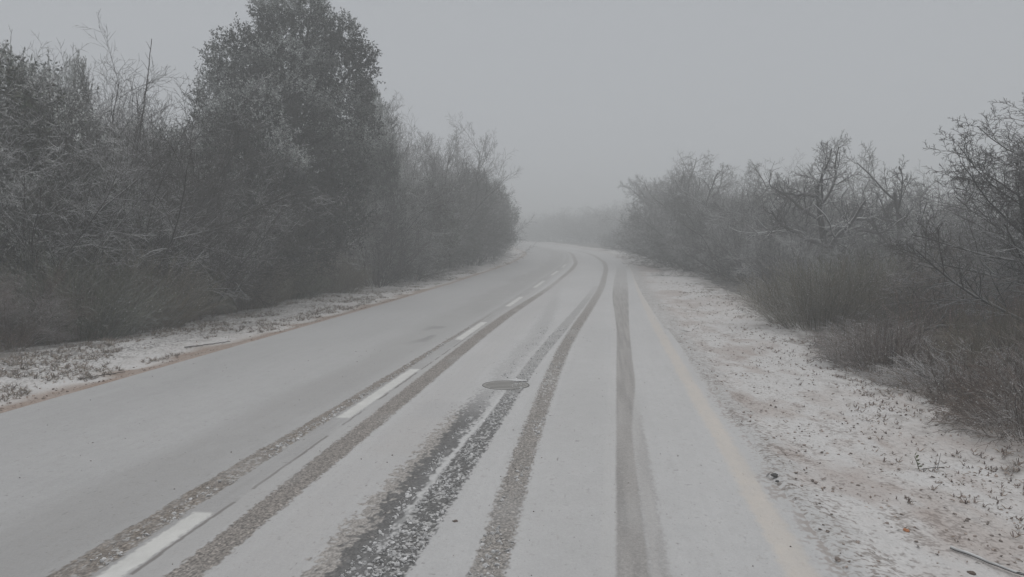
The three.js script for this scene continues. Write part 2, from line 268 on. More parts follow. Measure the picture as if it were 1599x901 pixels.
{
  const ts = [-90, -60, -40, -30, -24, -20, -17, -15, -13.5, -12.5, -11.5, -10.5, -9.8, -9.2, -8.8, -8.4, -7, -5, -2, 0, 2, 3.4, 3.9, 4.4, 5, 5.6, 6.4, 7.4, 8.6, 10, 12, 15, 19, 24, 32, 45, 65, 90];
  const ds = []; for (let d = -25; d < 240; d += d < 40 ? 0.8 : 2.5) ds.push(d);
  const p = [], uv = [], idx = [], W = ts.length;
  ds.forEach((d, j) => ts.forEach((t, i) => {
    const low = t > -8.5 && t < 3.5 ? 0.3 : 0; p.push(bend(d) + t, landY(t, d) - low, -d); uv.push(t / 6, d / 6);
    if (i < W - 1 && j < ds.length - 1) { const a = j * W + i; idx.push(a, a + 1, a + W + 1, a, a + W + 1, a + W); }
  }));
  const g = new THREE.BufferGeometry(); g.setAttribute('position', new THREE.Float32BufferAttribute(p, 3)); g.setAttribute('uv', new THREE.Float32BufferAttribute(uv, 2)); g.setIndex(idx); g.computeVertexNormals();
  const tex = texture(0, 8, 0, 8, 1024, 1024, (t, d, o) => { const w = (x, y, s) => N(x * s, y * s), m = w(t, d, 8) * 0.5 + w(t + 8, d, 32) * 0.3 + w(t, d + 8, 64) * 0.2, s = sstep(0.52, 0.68, m) * 0.3; o[0] = lerp(0.06, 0.45, s); o[1] = lerp(0.055, 0.45, s); o[2] = lerp(0.05, 0.455, s); });
  tex.wrapS = tex.wrapT = THREE.RepeatWrapping;
  const m = new THREE.Mesh(g, mat({ map: tex, name: 'woodland_floor' })); m.name = 'ground'; m.userData.kind = 'structure'; m.receiveShadow = true; scene.add(m);
}

// ---------------------------------------------------------------- growing plants
const V = THREE.Vector3, UP = new V(0, 1, 0), tmp = new V();
const wave = (p, s) => 0.5 + 0.25 * (Math.sin(p.x * 2.3 * s + p.y * 1.1 * s) + Math.sin(p.z * 2.9 * s - p.y * 1.7 * s + 1.3)) ;
class MB {
  constructor() { this.p = []; this.n = []; this.c = []; this.i = []; }
  vert(p, n, c) { this.p.push(p.x, p.y, p.z); this.n.push(n.x, n.y, n.z); this.c.push(c[0], c[1], c[2]); return this.p.length / 3 - 1; }
  tube(pts, r0, r1, sides, color, snow, R) {
    let prev = -1; const n = pts.length, u = new V(), v = new V(), dir = new V(), q = new V();
    for (let k = 0; k < n; k++) {
      dir.subVectors(pts[Math.min(n - 1, k + 1)], pts[Math.max(0, k - 1)]).normalize();
      u.copy(UP).addScaledVector(dir, -dir.y); if (u.lengthSq() < 0.02) u.set(1, 0, 0).addScaledVector(dir, -dir.x); u.normalize(); v.crossVectors(dir, u);
      const r = lerp(r0, r1, k / (n - 1)), first = this.p.length / 3, patch = snow * clamp((wave(pts[k], 0.6) - 0.45) * 4 + (R() - 0.5) * 1.2), tone = 0.8 + 0.4 * R();
      for (let s = 0; s < sides; s++) {
        const a = s / sides * Math.PI * 2; tmp.copy(u).multiplyScalar(Math.cos(a)).addScaledVector(v, Math.sin(a));
        const w = clamp(patch * sstep(0.15, 0.75, tmp.y)); q.copy(pts[k]).addScaledVector(tmp, r * (1 + 0.7 * w));
        this.vert(q, tmp, [lerp(color[0] * tone, 0.55, w), lerp(color[1] * tone, 0.56, w), lerp(color[2] * tone, 0.57, w)]);
      }
      if (prev >= 0) for (let s = 0; s < sides; s++) { const a = prev + s, b = prev + (s + 1) % sides, c = first + s, d = first + (s + 1) % sides; this.i.push(a, b, d, a, d, c); }
      prev = first;
    }
  }
  leaf(p, dir, nrm, len, wid, c) {
    const side = new V().crossVectors(dir, nrm).normalize(), n = new V().crossVectors(side, dir).normalize(), m = new V().copy(p).addScaledVector(dir, len * 0.5).addScaledVector(n, -len * 0.06);
    const a = this.vert(p, n, c), b = this.vert(new V().copy(m).addScaledVector(side, wid / 2), n, c), d = this.vert(new V().copy(m).addScaledVector(side, -wid / 2), n, c), e = this.vert(new V().copy(p).addScaledVector(dir, len), n, c);
    this.i.push(a, b, e, a, e, d);
  }
  mesh(name, material, parent) {
    const g = new THREE.BufferGeometry(); g.setAttribute('position', new THREE.Float32BufferAttribute(this.p, 3)); g.setAttribute('normal', new THREE.Float32BufferAttribute(this.n, 3)); g.setAttribute('color', new THREE.Float32BufferAttribute(this.c, 3)); g.setIndex(this.i);
    const m = new THREE.Mesh(g, material); m.name = name; m.castShadow = m.receiveShadow = true; if (parent) parent.add(m); return m;
  }
}
const woodMat = mat({ vertexColors: true, roughness: 0.95, name: 'frosted_bark' }), leafMat = mat({ vertexColors: true, roughness: 0.75, name: 'frosted_leaf' });
const randDir = (R) => { const z = R() * 2 - 1, a = R() * Math.PI * 2, s = Math.sqrt(1 - z * z); return new V(s * Math.cos(a), z, s * Math.sin(a)); };
function grow(S, out, p, dir, len, r, lv, R) {                   // a limb and all that branches from it
  const L = S.levels[lv], pts = [p.clone()], q = p.clone(), dd = dir.clone();
  for (let k = 0; k < L.seg; k++) { dd.addScaledVector(randDir(R), L.wig); dd.y += L.up ?? 0; dd.normalize(); q.addScaledVector(dd, len / L.seg); if (q.y < 0.05) q.y = 0.05; pts.push(q.clone()); }
  const last = lv === S.levels.length - 1, r1 = last ? r * 0.45 : r * (L.taper ?? 0.45);
  out[lv <= (S.trunkTo ?? 0) ? 0 : 1].tube(pts, r, r1, lv === 0 ? 7 : lv === 1 ? 5 : 3, S.color, S.snow, R);
  if (last) return;
  const C = S.levels[lv + 1]; let az = R() * 6.28;
  for (let i = 0; i < L.n; i++) {
    const f = lerp(L.start ?? 0.25, 1, (i + R() * 0.9) / L.n), x = Math.min(f * L.seg, L.seg - 1e-4), k = Math.floor(x), a = pts[k], b = pts[k + 1], t = new V().subVectors(b, a).normalize();
    az += 2.4 + (R() - 0.5); const s = new V().crossVectors(t, Math.abs(t.y) > 0.9 ? new V(1, 0, 0) : UP).normalize().applyAxisAngle(t, az), ang = lerp(C.ang[0], C.ang[1], R());
    const nd = t.clone().multiplyScalar(Math.cos(ang)).addScaledVector(s, Math.sin(ang)); if (S.flat) nd.y *= S.flat; nd.normalize();
    grow(S, out, new V().lerpVectors(a, b, x - k), nd, len * lerp(C.len[0], C.len[1], R()) * (1 - (L.tipShort ?? 0.45) * f), Math.max(S.rmin, lerp(r, r1, f) * (C.rr ?? 0.6)), lv + 1, R);
  }
}
function plant(S, seed) {                                        // trunk and crown (or stem and bare twigs) of one kind of plant, its foot at the origin
  const R = rng(seed), out = [new MB(), new MB()], stems = S.stems ?? 1;
  for (let i = 0; i < stems; i++) {
    const a = i * 2.4 + R(), lean = lerp(S.lean[0], S.lean[1], R()), rad = (S.foot ?? 0) * Math.sqrt(R());
    grow(S, out, new V(Math.cos(a) * rad, -0.1, Math.sin(a) * rad), new V(Math.cos(a) * Math.sin(lean), Math.cos(lean), Math.sin(a) * Math.sin(lean)), S.len * lerp(0.75, 1.1, R()), S.r * lerp(0.6, 1.1, R()), 0, R);
  }
  if (S.extra) S.extra(out, R);
  const o = new THREE.Group(); out[0].mesh(S.parts[0], woodMat, o); out[1].mesh(S.parts[1], woodMat, o); return o;
}
const TREE = ['trunk', 'crown'], SHRUB = ['stem', 'fine_growth'];  // second shrub part holds bare side branches and twigs, no leaves
const bark = [0.032, 0.028, 0.026], grey = [0.055, 0.051, 0.05], redbrown = [0.07, 0.047, 0.038];
// leafless kinds
const oakKind = (seed, h, snow = 0.8) => plant({ parts: TREE, trunkTo: 1, lean: [0, 0.12], len: h * 0.62, r: h * 0.03, rmin: 0.0055, color: bark, snow, flat: 0.8, levels: [
  { seg: 7, wig: 0.16, n: 9, start: 0.3, taper: 0.5, tipShort: 0.2 }, { seg: 7, wig: 0.3, up: 0.05, n: 8, ang: [0.7, 1.35], len: [0.6, 0.95], rr: 0.55, start: 0.2 },
  { seg: 5, wig: 0.34, up: 0.04, n: 7, ang: [0.6, 1.2], len: [0.45, 0.75], rr: 0.6, start: 0.15 }, { seg: 4, wig: 0.36, up: 0.03, n: 6, ang: [0.5, 1.2], len: [0.4, 0.7], rr: 0.65 }, { seg: 2, wig: 0.3, ang: [0.5, 1.1], len: [0.35, 0.7], rr: 0.7 }] }, seed);
const edgeKind = (seed, h) => plant({ parts: TREE, trunkTo: 1, lean: [0.1, 0.25], stems: 2, foot: 0.15, len: h * 0.6, r: h * 0.017, rmin: 0.0036, color: bark, snow: 0.75, levels: [
  { seg: 6, wig: 0.12, n: 17, start: 0.15, taper: 0.4, tipShort: 0.25 }, { seg: 6, wig: 0.13, up: 0.03, n: 15, ang: [0.6, 1.25], len: [0.6, 0.95], rr: 0.38, start: 0.12 },
  { seg: 4, wig: 0.16, up: 0.03, n: 9, ang: [0.5, 1.0], len: [0.35, 0.6], rr: 0.6, start: 0.1 }, { seg: 3, wig: 0.2, up: 0.02, n: 5, ang: [0.5, 1.1], len: [0.3, 0.55], rr: 0.7 }, { seg: 2, wig: 0.2, ang: [0.5, 1.1], len: [0.35, 0.7], rr: 0.75 }] }, seed);
const bareKind = (seed, h) => plant({ parts: TREE, trunkTo: 1, lean: [0, 0.25], stems: 3, foot: 0.35, len: h * 0.72, r: h * 0.013, rmin: 0.005, color: grey, snow: 0.75, levels: [
  { seg: 7, wig: 0.1, up: 0.03, n: 11, start: 0.2, taper: 0.3 }, { seg: 5, wig: 0.16, up: 0.06, n: 9, ang: [0.5, 1.0], len: [0.45, 0.7], rr: 0.5, start: 0.15 },
  { seg: 4, wig: 0.2, up: 0.05, n: 6, ang: [0.4, 1.0], len: [0.4, 0.65], rr: 0.6 }, { seg: 2, wig: 0.22, up: 0.04, n: 4, ang: [0.4, 1.0], len: [0.4, 0.7], rr: 0.7 }, { seg: 2, wig: 0.2, ang: [0.4, 0.9], len: [0.4, 0.8], rr: 0.75 }] }, seed);
const thicketKind = (seed, h, snow, color = bark) => plant({ parts: SHRUB, trunkTo: 0, lean: [0.1, 1.2], stems: 27, foot: 0.7, len: h * 0.95, r: h * 0.0055, rmin: 0.0035, color, snow, levels: [
  { seg: 8, wig: 0.17, up: -0.035, n: 13, start: 0.2, taper: 0.3, tipShort: 0.5 }, { seg: 4, wig: 0.16, up: -0.01, n: 9, ang: [0.35, 1.0], len: [0.3, 0.55], rr: 0.6, start: 0.1 },
  { seg: 3, wig: 0.2, n: 4, ang: [0.35, 1.0], len: [0.35, 0.65], rr: 0.7 }, { seg: 2, wig: 0.2, ang: [0.4, 0.9], len: [0.4, 0.7], rr: 0.8 }] }, seed);
function broomKind(seed, h, w, color, tips, count, snow, heads = 0, droop = 0.02) {        // dense sheaf of thin upright stems
  const R = rng(seed), stem = new MB(), fol = new MB();
  for (let i = 0; i < count; i++) {
    const a = R() * 6.283, q = Math.sqrt(R()), base = new V(Math.cos(a) * q * w * 0.5, -0.05, Math.sin(a) * q * w * 0.5), lean = q * 0.85 + (R() - 0.5) * 0.6, len = h * lerp(0.65, 1.08, R()) * (1 - 0.25 * q * q);
    const d = new V(Math.cos(a) * Math.sin(lean), Math.cos(lean), Math.sin(a) * Math.sin(lean)), pts = [base], lit = R() * R(), tone = lerp(0.5, 1.25, R()), c = color.map((x, k) => lerp(x * tone, tips[k] * 1.3, lit));
    let p = base; for (let k = 0; k < 4; k++) { d.addScaledVector(randDir(R), 0.13); d.y -= droop; d.normalize(); p = p.clone().addScaledVector(d, len / 4); pts.push(p); }
    (i % 6 ? fol : stem).tube(pts, 0.0035, 0.0017, 3, c, snow, R);
    for (let j = 0; j < heads; j++) fol.leaf(pts[3].clone().lerp(pts[4], R() * 1.2 - 0.2), randDir(R), randDir(R), lerp(0.012, 0.03, R()), 0.012, R() < 0.5 ? [0.45, 0.45, 0.45] : tips);
    for (let j = 0; j < 7; j++) { const f = lerp(0.3, 1, R()) * 3.99, k = Math.floor(f), s = new V().lerpVectors(pts[k], pts[k + 1], f - k), e = d.clone().addScaledVector(randDir(R), 0.75).normalize(), l = len * lerp(0.1, 0.28, R()); fol.tube([s, s.clone().addScaledVector(e, l * 0.5), s.clone().addScaledVector(e.addScaledVector(randDir(R), 0.2).normalize(), l)], 0.0024, 0.0014, 3, c, snow * 1.2, R); }
  }
  const o = new THREE.Group(); stem.mesh('stem', woodMat, o); fol.mesh('fine_growth', woodMat, o); return o;
}
// evergreen kinds: lobes [x, y, z, rx, ry, rz] clothed in sprays of small leaves
function leafyKind(seed, lobes, S) {
  const R = rng(seed), wood = new MB(), crown = new MB();
  const top = Math.max(...lobes.map((l) => l[1]));
  wood.tube([new V(0, -0.1, 0), new V(0.1, top * 0.3, 0.05), new V(-0.05, top * 0.6, -0.05), new V(0.05, top, 0)], S.r, S.r * 0.3, 8, bark, 0.3, R);
  for (const [x, y, z, rx, ry, rz] of lobes) {
    const c = new V(x, y, z), foot = new V(0, Math.min(y * 0.6, top * 0.55), 0);
    wood.tube([foot, foot.clone().lerp(c, 0.5).add(new V(0, 0.15, 0)), c], S.r * 0.4, S.r * 0.12, 5, bark, 0.3, R);
    const count = Math.round(S.density * (rx * ry + ry * rz + rx * rz) * 4.2);
    for (let i = 0; i < count; i++) {
      const n = randDir(R); if (n.y < -0.75 && R() < 0.6) continue;
      const inner = R() < 0.25, bump = 0.72 + 0.45 * wave(new V(n.x * 2 + x, n.y * 2 + y, n.z * 2 + z), 2.2) + (R() < 0.07 ? 0.3 * R() : 0) , k = inner ? lerp(0.35, 0.75, R()) : bump * lerp(0.86, 1.1, R() * R() + 0.1);
      const p = new V(x + n.x * rx * k, y + n.y * ry * k, z + n.z * rz * k); if (p.y < 0.15) p.y = 0.15 + R() * 0.3;
      const o = new V(n.x / rx, n.y / ry, n.z / rz).normalize(), d = o.multiplyScalar(0.8).addScaledVector(randDir(R), 0.75); d.y += 0.35; d.normalize();
      const L = S.spray * lerp(0.6, 1.3, R()); const end = p.clone().addScaledVector(d, L); if (R() < 0.5) crown.tube([p, end], 0.004, 0.0025, 3, bark, 0.4, R);
      const frost = clamp((wave(p, 0.9) * 2 - 0.4) * S.frost * (inner ? 0.12 : 1) * (0.05 + 1.2 * sstep(-0.1, 0.75, n.y)) * (0.12 + 0.88 * sstep(0.3, 0.62, p.y / top))), tone = lerp(0.6, 1.35, R());
      for (let j = 0; j < S.leaves; j++) {
        const ld = d.clone().multiplyScalar(0.5).addScaledVector(randDir(R), 0.9).normalize(), ln = randDir(R); ln.y = Math.abs(ln.y) + 0.5; ln.normalize();
        const w = clamp(frost * sstep(0.1, 0.85, ln.y) * lerp(0.3, 1.3, R())), c = S.color.map((v, q) => lerp(v * tone * (0.8 + 0.4 * R()), [0.5, 0.52, 0.52][q], w));
        crown.leaf(p.clone().lerp(end, (j + R()) / S.leaves), ld, ln, S.leaf * lerp(0.7, 1.25, R()), S.leaf * 0.5, c);
      }
    }
  }
  const o = new THREE.Group(); wood.mesh('trunk', woodMat, o); crown.mesh('crown', leafMat, o); return o;
}
const leafGreen = [0.018, 0.023, 0.018], leafOlive = [0.034, 0.039, 0.025];

const kinds = {
  oak_a: oakKind(11, 4.6), oak_b: oakKind(23, 4.6), oak_c: oakKind(35, 4.6), oak_edge: edgeKind(47, 4.6),
  bare_a: bareKind(51, 7.5), bare_b: bareKind(63, 7.5),
  thicket_a: thicketKind(71, 4.5, 1.1), thicket_b: thicketKind(83, 4.5, 1.5), thicket_c: thicketKind(95, 3, 0.6, redbrown),
  broom_a: broomKind(101, 1.4, 1.5, [0.044, 0.05, 0.028], [0.12, 0.125, 0.08], 620, 0.45, 1, 0.035), broom_b: broomKind(113, 1.4, 1.8, [0.075, 0.064, 0.042], [0.17, 0.145, 0.105], 620, 0.4, 1, 0.04), broom_c: broomKind(121, 0.8, 1.2, [0.075, 0.05, 0.038], [0.14, 0.1, 0.08], 480, 0.4, 1, 0.13), broom_d: broomKind(127, 0.7, 1.3, [0.08, 0.058, 0.046], [0.15, 0.115, 0.095], 380, 0.7, 2, 0.2),
  big_evergreen: leafyKind(131, [[0.1, 7.4, 0, 1.15, 1.1, 1.1], [1.5, 7.3, 0, 0.5, 0.55, 0.5], [1.4, 6.1, 0, 0.95, 1.1, 0.95], [1.5, 4.9, 0, 0.95, 1.1, 0.95], [-1.5, 6.5, 0.1, 0.95, 1.0, 0.95], [-1.75, 5.3, 0.3, 1.0, 1.1, 1.0], [0, 6.0, 0.5, 1.4, 1.2, 1.2], [0.2, 4.8, 0.9, 1.4, 1.2, 1.2], [-0.9, 4.2, 0.9, 1.2, 1.2, 1.2], [1.3, 3.7, 0.3, 1.1, 1.2, 1.0], [-1.7, 3.9, 0, 1.0, 1.1, 1.0], [0.4, 3.2, 0.9, 1.3, 1.1, 1.1], [-0.9, 2.5, 0.8, 1.3, 1.1, 1.1], [1.1, 2.2, 0.3, 1.1, 1.1, 1.0], [0.1, 1.4, 0.8, 1.5, 1.0, 1.1], [2.1, 6.7, 0, 0.35, 0.35, 0.35], [-0.6, 8.0, 0, 0.45, 0.6, 0.45], [0.6, 8.1, 0, 0.4, 0.5, 0.4]], { r: 0.2, density: 95, spray: 0.24, leaves: 11, leaf: 0.07, frost: 0.95, color: leafGreen }),
  round_evergreen: leafyKind(143, [[0, 3.9, 0, 1.3, 1.1, 1.2], [-1.1, 3.1, 0.3, 1.1, 1.1, 1.0], [1.1, 3.0, 0.3, 1.1, 1.0, 1.0], [0.1, 2.5, 0.9, 1.3, 1.0, 0.9], [-0.7, 1.6, 0.6, 1.2, 1.0, 1.0], [0.9, 1.5, 0.5, 1.2, 1.0, 1.0], [0, 0.8, 0.8, 1.5, 0.8, 0.8], [0.5, 4.8, -0.1, 0.7, 0.6, 0.7]], { r: 0.13, density: 80, spray: 0.2, leaves: 11, leaf: 0.065, frost: 1.3, color: leafGreen }),
  leafy_bush: leafyKind(155, [[0, 2.3, 0, 1.1, 1.0, 1.0], [-0.8, 1.5, 0.2, 0.9, 0.9, 0.9], [0.8, 1.6, 0.1, 0.9, 0.9, 0.8], [0.1, 0.9, 0.6, 1.1, 0.8, 0.8], [0.4, 2.9, 0, 0.6, 0.6, 0.6]], { r: 0.08, density: 65, spray: 0.22, leaves: 9, leaf: 0.075, frost: 1.0, color: leafOlive }),
};
const used = {};
// kind, x, metres ahead, height scale, width scale, turn, name, label, category, group
function put(kind, x, d, sy, sxz, turn, name, label, category, group) {
  const o = used[kind] ? kinds[kind].clone() : kinds[kind]; used[kind] = true;
  o.name = numbered(name); o.position.copy(at(x - bend(d), d)); o.scale.set(sxz, sy, sxz); o.rotation.y = turn; tag(o, label, category, group); scene.add(o); return o;
}
// ---- left of the road, near to far
put('thicket_c', -8.75, 10.2, 0.42, 0.36, 1, 'grey_shrub', 'small grey twiggy shrub at the very left end of the left verge', 'shrub');
put('broom_a', -8.75, 11.6, 1.1, 1, 0, 'broom_shrub', 'dark olive broom shrub on the left verge, nearest of that row', 'shrub');
put('broom_b', -8.7, 12.9, 1.08, 1, 2, 'broom_shrub', 'olive broom shrub on the left verge below the drooping thicket', 'shrub');
put('broom_a', -9.2, 14.6, 1.05, 0.9, 4, 'broom_shrub', 'dark broom shrub beside the pale boulder on the left', 'shrub');
put('broom_b', -8.6, 17.2, 0.9, 0.8, 1, 'broom_shrub', 'low broom shrub under the frosted round evergreen', 'shrub');
put('broom_a', -8.5, 19.6, 0.85, 0.8, 3, 'broom_shrub', 'low dark broom shrub at the foot of the tallest evergreen', 'shrub');
put('broom_b', -8.3, 22.4, 0.9, 0.8, 5, 'broom_shrub', 'low broom shrub just past the foot of the tallest evergreen', 'shrub');
put('leafy_bush', -11.2, 12.6, 1.28, 1.1, 0.4, 'leafy_shrub', 'dark leafy evergreen shrub at the left edge behind the broom', 'shrub');
put('thicket_b', -10.3, 12.4, 0.95, 0.8, 1.2, 'bare_thicket', 'snow-flecked leafless thicket at the left edge above the broom shrubs', 'shrub');
put('thicket_a', -9.9, 14.4, 1.05, 1.0, 0.3, 'bare_thicket', 'largest tangled leafless thicket, with a long bare rod standing out of its top', 'shrub');
put('thicket_b', -9.0, 16, 0.85, 0.75, 2.5, 'bare_thicket', 'drooping frosted thicket left of the round frosted evergreen', 'shrub');
put('leafy_bush', -9.3, 13.5, 0.66, 0.6, 5, 'leafy_shrub', 'small white-frosted leafy shrub peeping out above the two nearest broom shrubs', 'shrub');
put('leafy_bush', -9.9, 11.9, 0.72, 0.6, 1.2, 'leafy_shrub', 'small frosted leafy shrub at the left edge above the nearest broom', 'shrub');
put('leafy_bush', -10.5, 13.8, 1.12, 1.0, 2.6, 'leafy_shrub', 'frost-dusted leafy shrub filling the middle of the left thicket', 'shrub');
put('leafy_bush', -11.8, 14.6, 1.4, 1.1, 3.9, 'leafy_shrub', 'tall dark leafy shrub between the left-edge one and the largest thicket', 'shrub');
put('thicket_a', -12.2, 15.4, 1.0, 0.95, 4.4, 'bare_thicket', 'tall fine-twigged thicket behind the largest one, under the small dark evergreen top', 'shrub');
put('thicket_b', -11.4, 18.2, 1.15, 1.05, 5.1, 'bare_thicket', 'grey fine-twigged thicket between the largest thicket and the tallest evergreen', 'shrub');
put('thicket_b', -13.6, 14, 0.95, 0.95, 3, 'bare_thicket', 'grey fine-twigged thicket high at the left edge of the photo', 'shrub');
put('leafy_bush', -12.3, 16, 1.2, 1.25, 2, 'leafy_shrub', 'dark leafy shrub deep inside the left thicket', 'shrub');
put('leafy_bush', -10.9, 17.6, 1.15, 1.2, 3.4, 'leafy_shrub', 'dark leafy shrub behind the drooping thicket on the left', 'shrub');
put('round_evergreen', -9.4, 18.6, 1.0, 0.95, 0, 'evergreen_oak', 'round frost-whitened evergreen in front of the tallest tree', 'tree');
put('big_evergreen', -9.0, 21.3, 1.0, 1.0, 0, 'evergreen_oak', 'tallest dark evergreen tree, its top at the upper edge of the photo', 'tree');
put('leafy_bush', -14.6, 19.5, 1.6, 0.45, 1, 'leafy_shrub', 'narrow dark evergreen top rising behind the left thicket', 'tree');
put('bare_a', -13.2, 19.5, 0.66, 0.7, 0.8, 'bare_tree', 'leafless tree with forked top twigs standing above the left thicket', 'tree');
put('bare_b', -17.5, 24, 0.7, 1.0, 2, 'bare_tree', 'hazy leafless tree at the top left behind the thicket', 'tree');
put('bare_a', -21, 26, 0.85, 1.1, 4, 'bare_tree', 'pale leafless tree in the top left corner', 'tree');
put('bare_b', -16, 26, 0.7, 1.0, 5, 'bare_tree', 'hazy leafless tree just left of the tallest evergreen', 'tree');
put('bare_a', -26, 31, 1.1, 1.1, 1.7, 'bare_tree', 'faintest leafless tree in the fog at the far left', 'tree');
put('round_evergreen', -8.4, 27, 1.35, 0.65, 2, 'evergreen_oak', 'slim greyish evergreen just right of the tallest tree', 'tree');
put('thicket_a', -7.9, 25.6, 0.72, 0.6, 3, 'bare_thicket', 'brownish bare thicket right of the tallest evergreen', 'shrub');
put('bare_a', -9.2, 29, 1.02, 0.8, 2.2, 'bare_tree', 'grey leafless tree behind the slim evergreen', 'tree');
put('leafy_bush', -7.7, 31, 1.15, 1.0, 0, 'leafy_shrub', 'hazy green rounded bush on the left verge past the tall evergreen', 'shrub');
put('thicket_b', -7.4, 29, 0.5, 0.5, 4, 'bare_thicket', 'small frosted thicket in front of the hazy green bush', 'shrub');
put('bare_b', -8.2, 36, 1.1, 0.9, 0, 'bare_tree', 'hazy leafless tree with a spreading top above the left bushes', 'tree');
put('bare_a', -9.8, 34, 1.08, 0.9, 5.2, 'bare_tree', 'hazy leafless tree left of the spreading one above the bushes', 'tree');
put('bare_a', -7.6, 41, 1.12, 0.95, 1, 'bare_tree', 'hazy leafless tree standing over the end of the left verge', 'tree');
put('leafy_bush', -7.6, 37, 1.3, 1.0, 2, 'leafy_shrub', 'grey-green bush below the hazy spreading tree', 'shrub');
put('round_evergreen', -7.6, 44, 1.0, 0.9, 1, 'evergreen_oak', 'hazy evergreen second from the end of the left tree line', 'tree');
put('thicket_a', -6.9, 40, 0.6, 0.6, 0, 'bare_thicket', 'foggy low thicket along the left verge before its end', 'shrub');
put('leafy_bush', -7.0, 48, 1.4, 1.0, 5, 'leafy_shrub', 'foggy bush where the left tree line ends at the bend', 'shrub');
put('round_evergreen', -7.9, 53, 0.9, 0.85, 3, 'evergreen_oak', 'foggy evergreen at the inside of the bend', 'tree');
for (const [x, d, s, k] of [[-10, 50, 0.9, 'bare_b'], [-11, 58, 0.85, 'bare_a'], [-9.6, 62, 0.9, 'thicket_a'], [-12, 68, 0.85, 'bare_b'], [-12.5, 44, 1, 'bare_b'], [-13, 38, 1.05, 'bare_a'], [-12.5, 31, 1, 'bare_b'], [-16, 34, 1, 'bare_a'], [-15.5, 77, 0.9, 'bare_a']])
  put(k, x, d, s, s * 0.9, x * 3 + d, 'bare_tree', 'bare tree among those lost in fog behind the left roadside bushes', 'tree', 'foggy bare trees behind the left bushes');
for (const [x, d, s, k] of [[-8.5, 32.5, 1.25, 'thicket_a'], [-9.2, 37.5, 1.25, 'thicket_b'], [-9.8, 42, 1.2, 'thicket_a'], [-9.6, 47, 1.0, 'thicket_b'], [-9, 28, 1.1, 'thicket_b']])
  put(k, x, d, s, s * 0.9, x * 3 + d, 'bare_thicket', 'grey twiggy thicket filling the hazy tree line between the tall evergreen and the bend', 'shrub', 'thickets in the left tree line');
// ---- right of the road, near to far
put('oak_edge', 6.6, 11.9, 1.0, 1.12, 2.6, 'bare_oak', 'frosted dark leafless tree cut by the right edge of the photo', 'tree');
put('thicket_c', 6.4, 10.4, 0.62, 0.6, 0, 'bare_thicket', 'dark twiggy thicket under the tree at the right edge', 'shrub');
put('broom_d', 3.75, 6.9, 0.8, 0.8, 0, 'weed_clump', 'reddish brown weed clump at the right edge, nearest of all', 'weed');
put('broom_c', 4.5, 7.9, 1.1, 1, 1.4, 'weed_clump', 'tall brown weed clump at the right edge behind the nearest one', 'weed');
put('broom_d', 4.1, 9.1, 0.95, 1, 2, 'weed_clump', 'brown weed clump with white seed heads on the right verge', 'weed');
put('broom_b', 5.2, 9.8, 0.7, 0.7, 2, 'broom_shrub', 'brown broom shrub below the tree at the right edge', 'shrub');
put('broom_c', 3.85, 10.7, 0.95, 0.9, 3, 'weed_clump', 'reddish arching weed clump on the right verge before the snowy branch', 'weed');
put('broom_d', 4.3, 12.2, 0.85, 1.1, 5, 'weed_clump', 'grey-brown weed clump between the broom shrubs and the arching weeds', 'weed');
put('broom_b', 4.2, 15.2, 0.95, 1.05, 0, 'broom_shrub', 'olive brown broom shrub that pushes out farthest onto the right verge', 'shrub');
put('broom_a', 5.2, 16.4, 1.0, 1.1, 1, 'broom_shrub', 'olive broom shrub just behind the outermost one on the right', 'shrub');
put('broom_b', 6.9, 17, 1.2, 1.2, 2, 'broom_shrub', 'dark broom shrub below the forked oak on the right', 'shrub');
put('thicket_c', 6.2, 14.6, 0.5, 0.6, 2, 'bare_thicket', 'dark low thicket behind the snowy fallen branch', 'shrub');
put('thicket_c', 7.9, 15.5, 0.66, 0.7, 3.3, 'bare_thicket', 'dark thicket left of the tree at the right edge', 'shrub');
put('oak_a', 6.4, 23.4, 1.2, 0.9, 0.2, 'bare_oak', 'upright leafless oak with a knobbly crown, tallest on the right', 'tree');
put('oak_b', 9.1, 24.6, 1.3, 0.88, 1.1, 'bare_oak', 'forked leafless oak right of the upright one', 'tree');
put('oak_c', 8.2, 27.5, 0.8, 0.9, 4, 'bare_oak', 'low spreading oak between the upright and the forked one', 'tree');
put('oak_a', 11, 26, 0.8, 0.95, 3, 'bare_oak', 'hazy oak between the forked one and the tree at the right edge', 'tree');
put('oak_c', 6.3, 30, 1.02, 0.95, 0, 'bare_oak', 'hazy leafless oak just left of the upright one', 'tree');
put('oak_b', 5.7, 33, 1.18, 1.05, 3, 'bare_oak', 'hazy oak with the highest crown in the middle of the right band', 'tree');
put('oak_a', 4.9, 37, 1.28, 1.0, 5, 'bare_oak', 'foggy oak left of the highest crown in the right band', 'tree');
put('oak_c', 4.3, 42, 1.42, 1.1, 2, 'bare_oak', 'foggy oak second from the left end of the right band', 'tree');
put('oak_b', 3.2, 49, 1.55, 1.1, 0.4, 'bare_oak', 'foggy oak at the left end of the right band, leaning over the verge', 'tree');
put('thicket_a', 5.2, 20.5, 0.42, 0.5, 0, 'bare_thicket', 'brown low thicket on the right below the upright oak', 'shrub');
put('thicket_b', 7.5, 21, 0.5, 0.6, 2, 'bare_thicket', 'snow-flecked thicket between the two nearer oaks', 'shrub');
put('thicket_a', 9.2, 20, 0.6, 0.65, 4, 'bare_thicket', 'dark thicket under the forked oak', 'shrub');
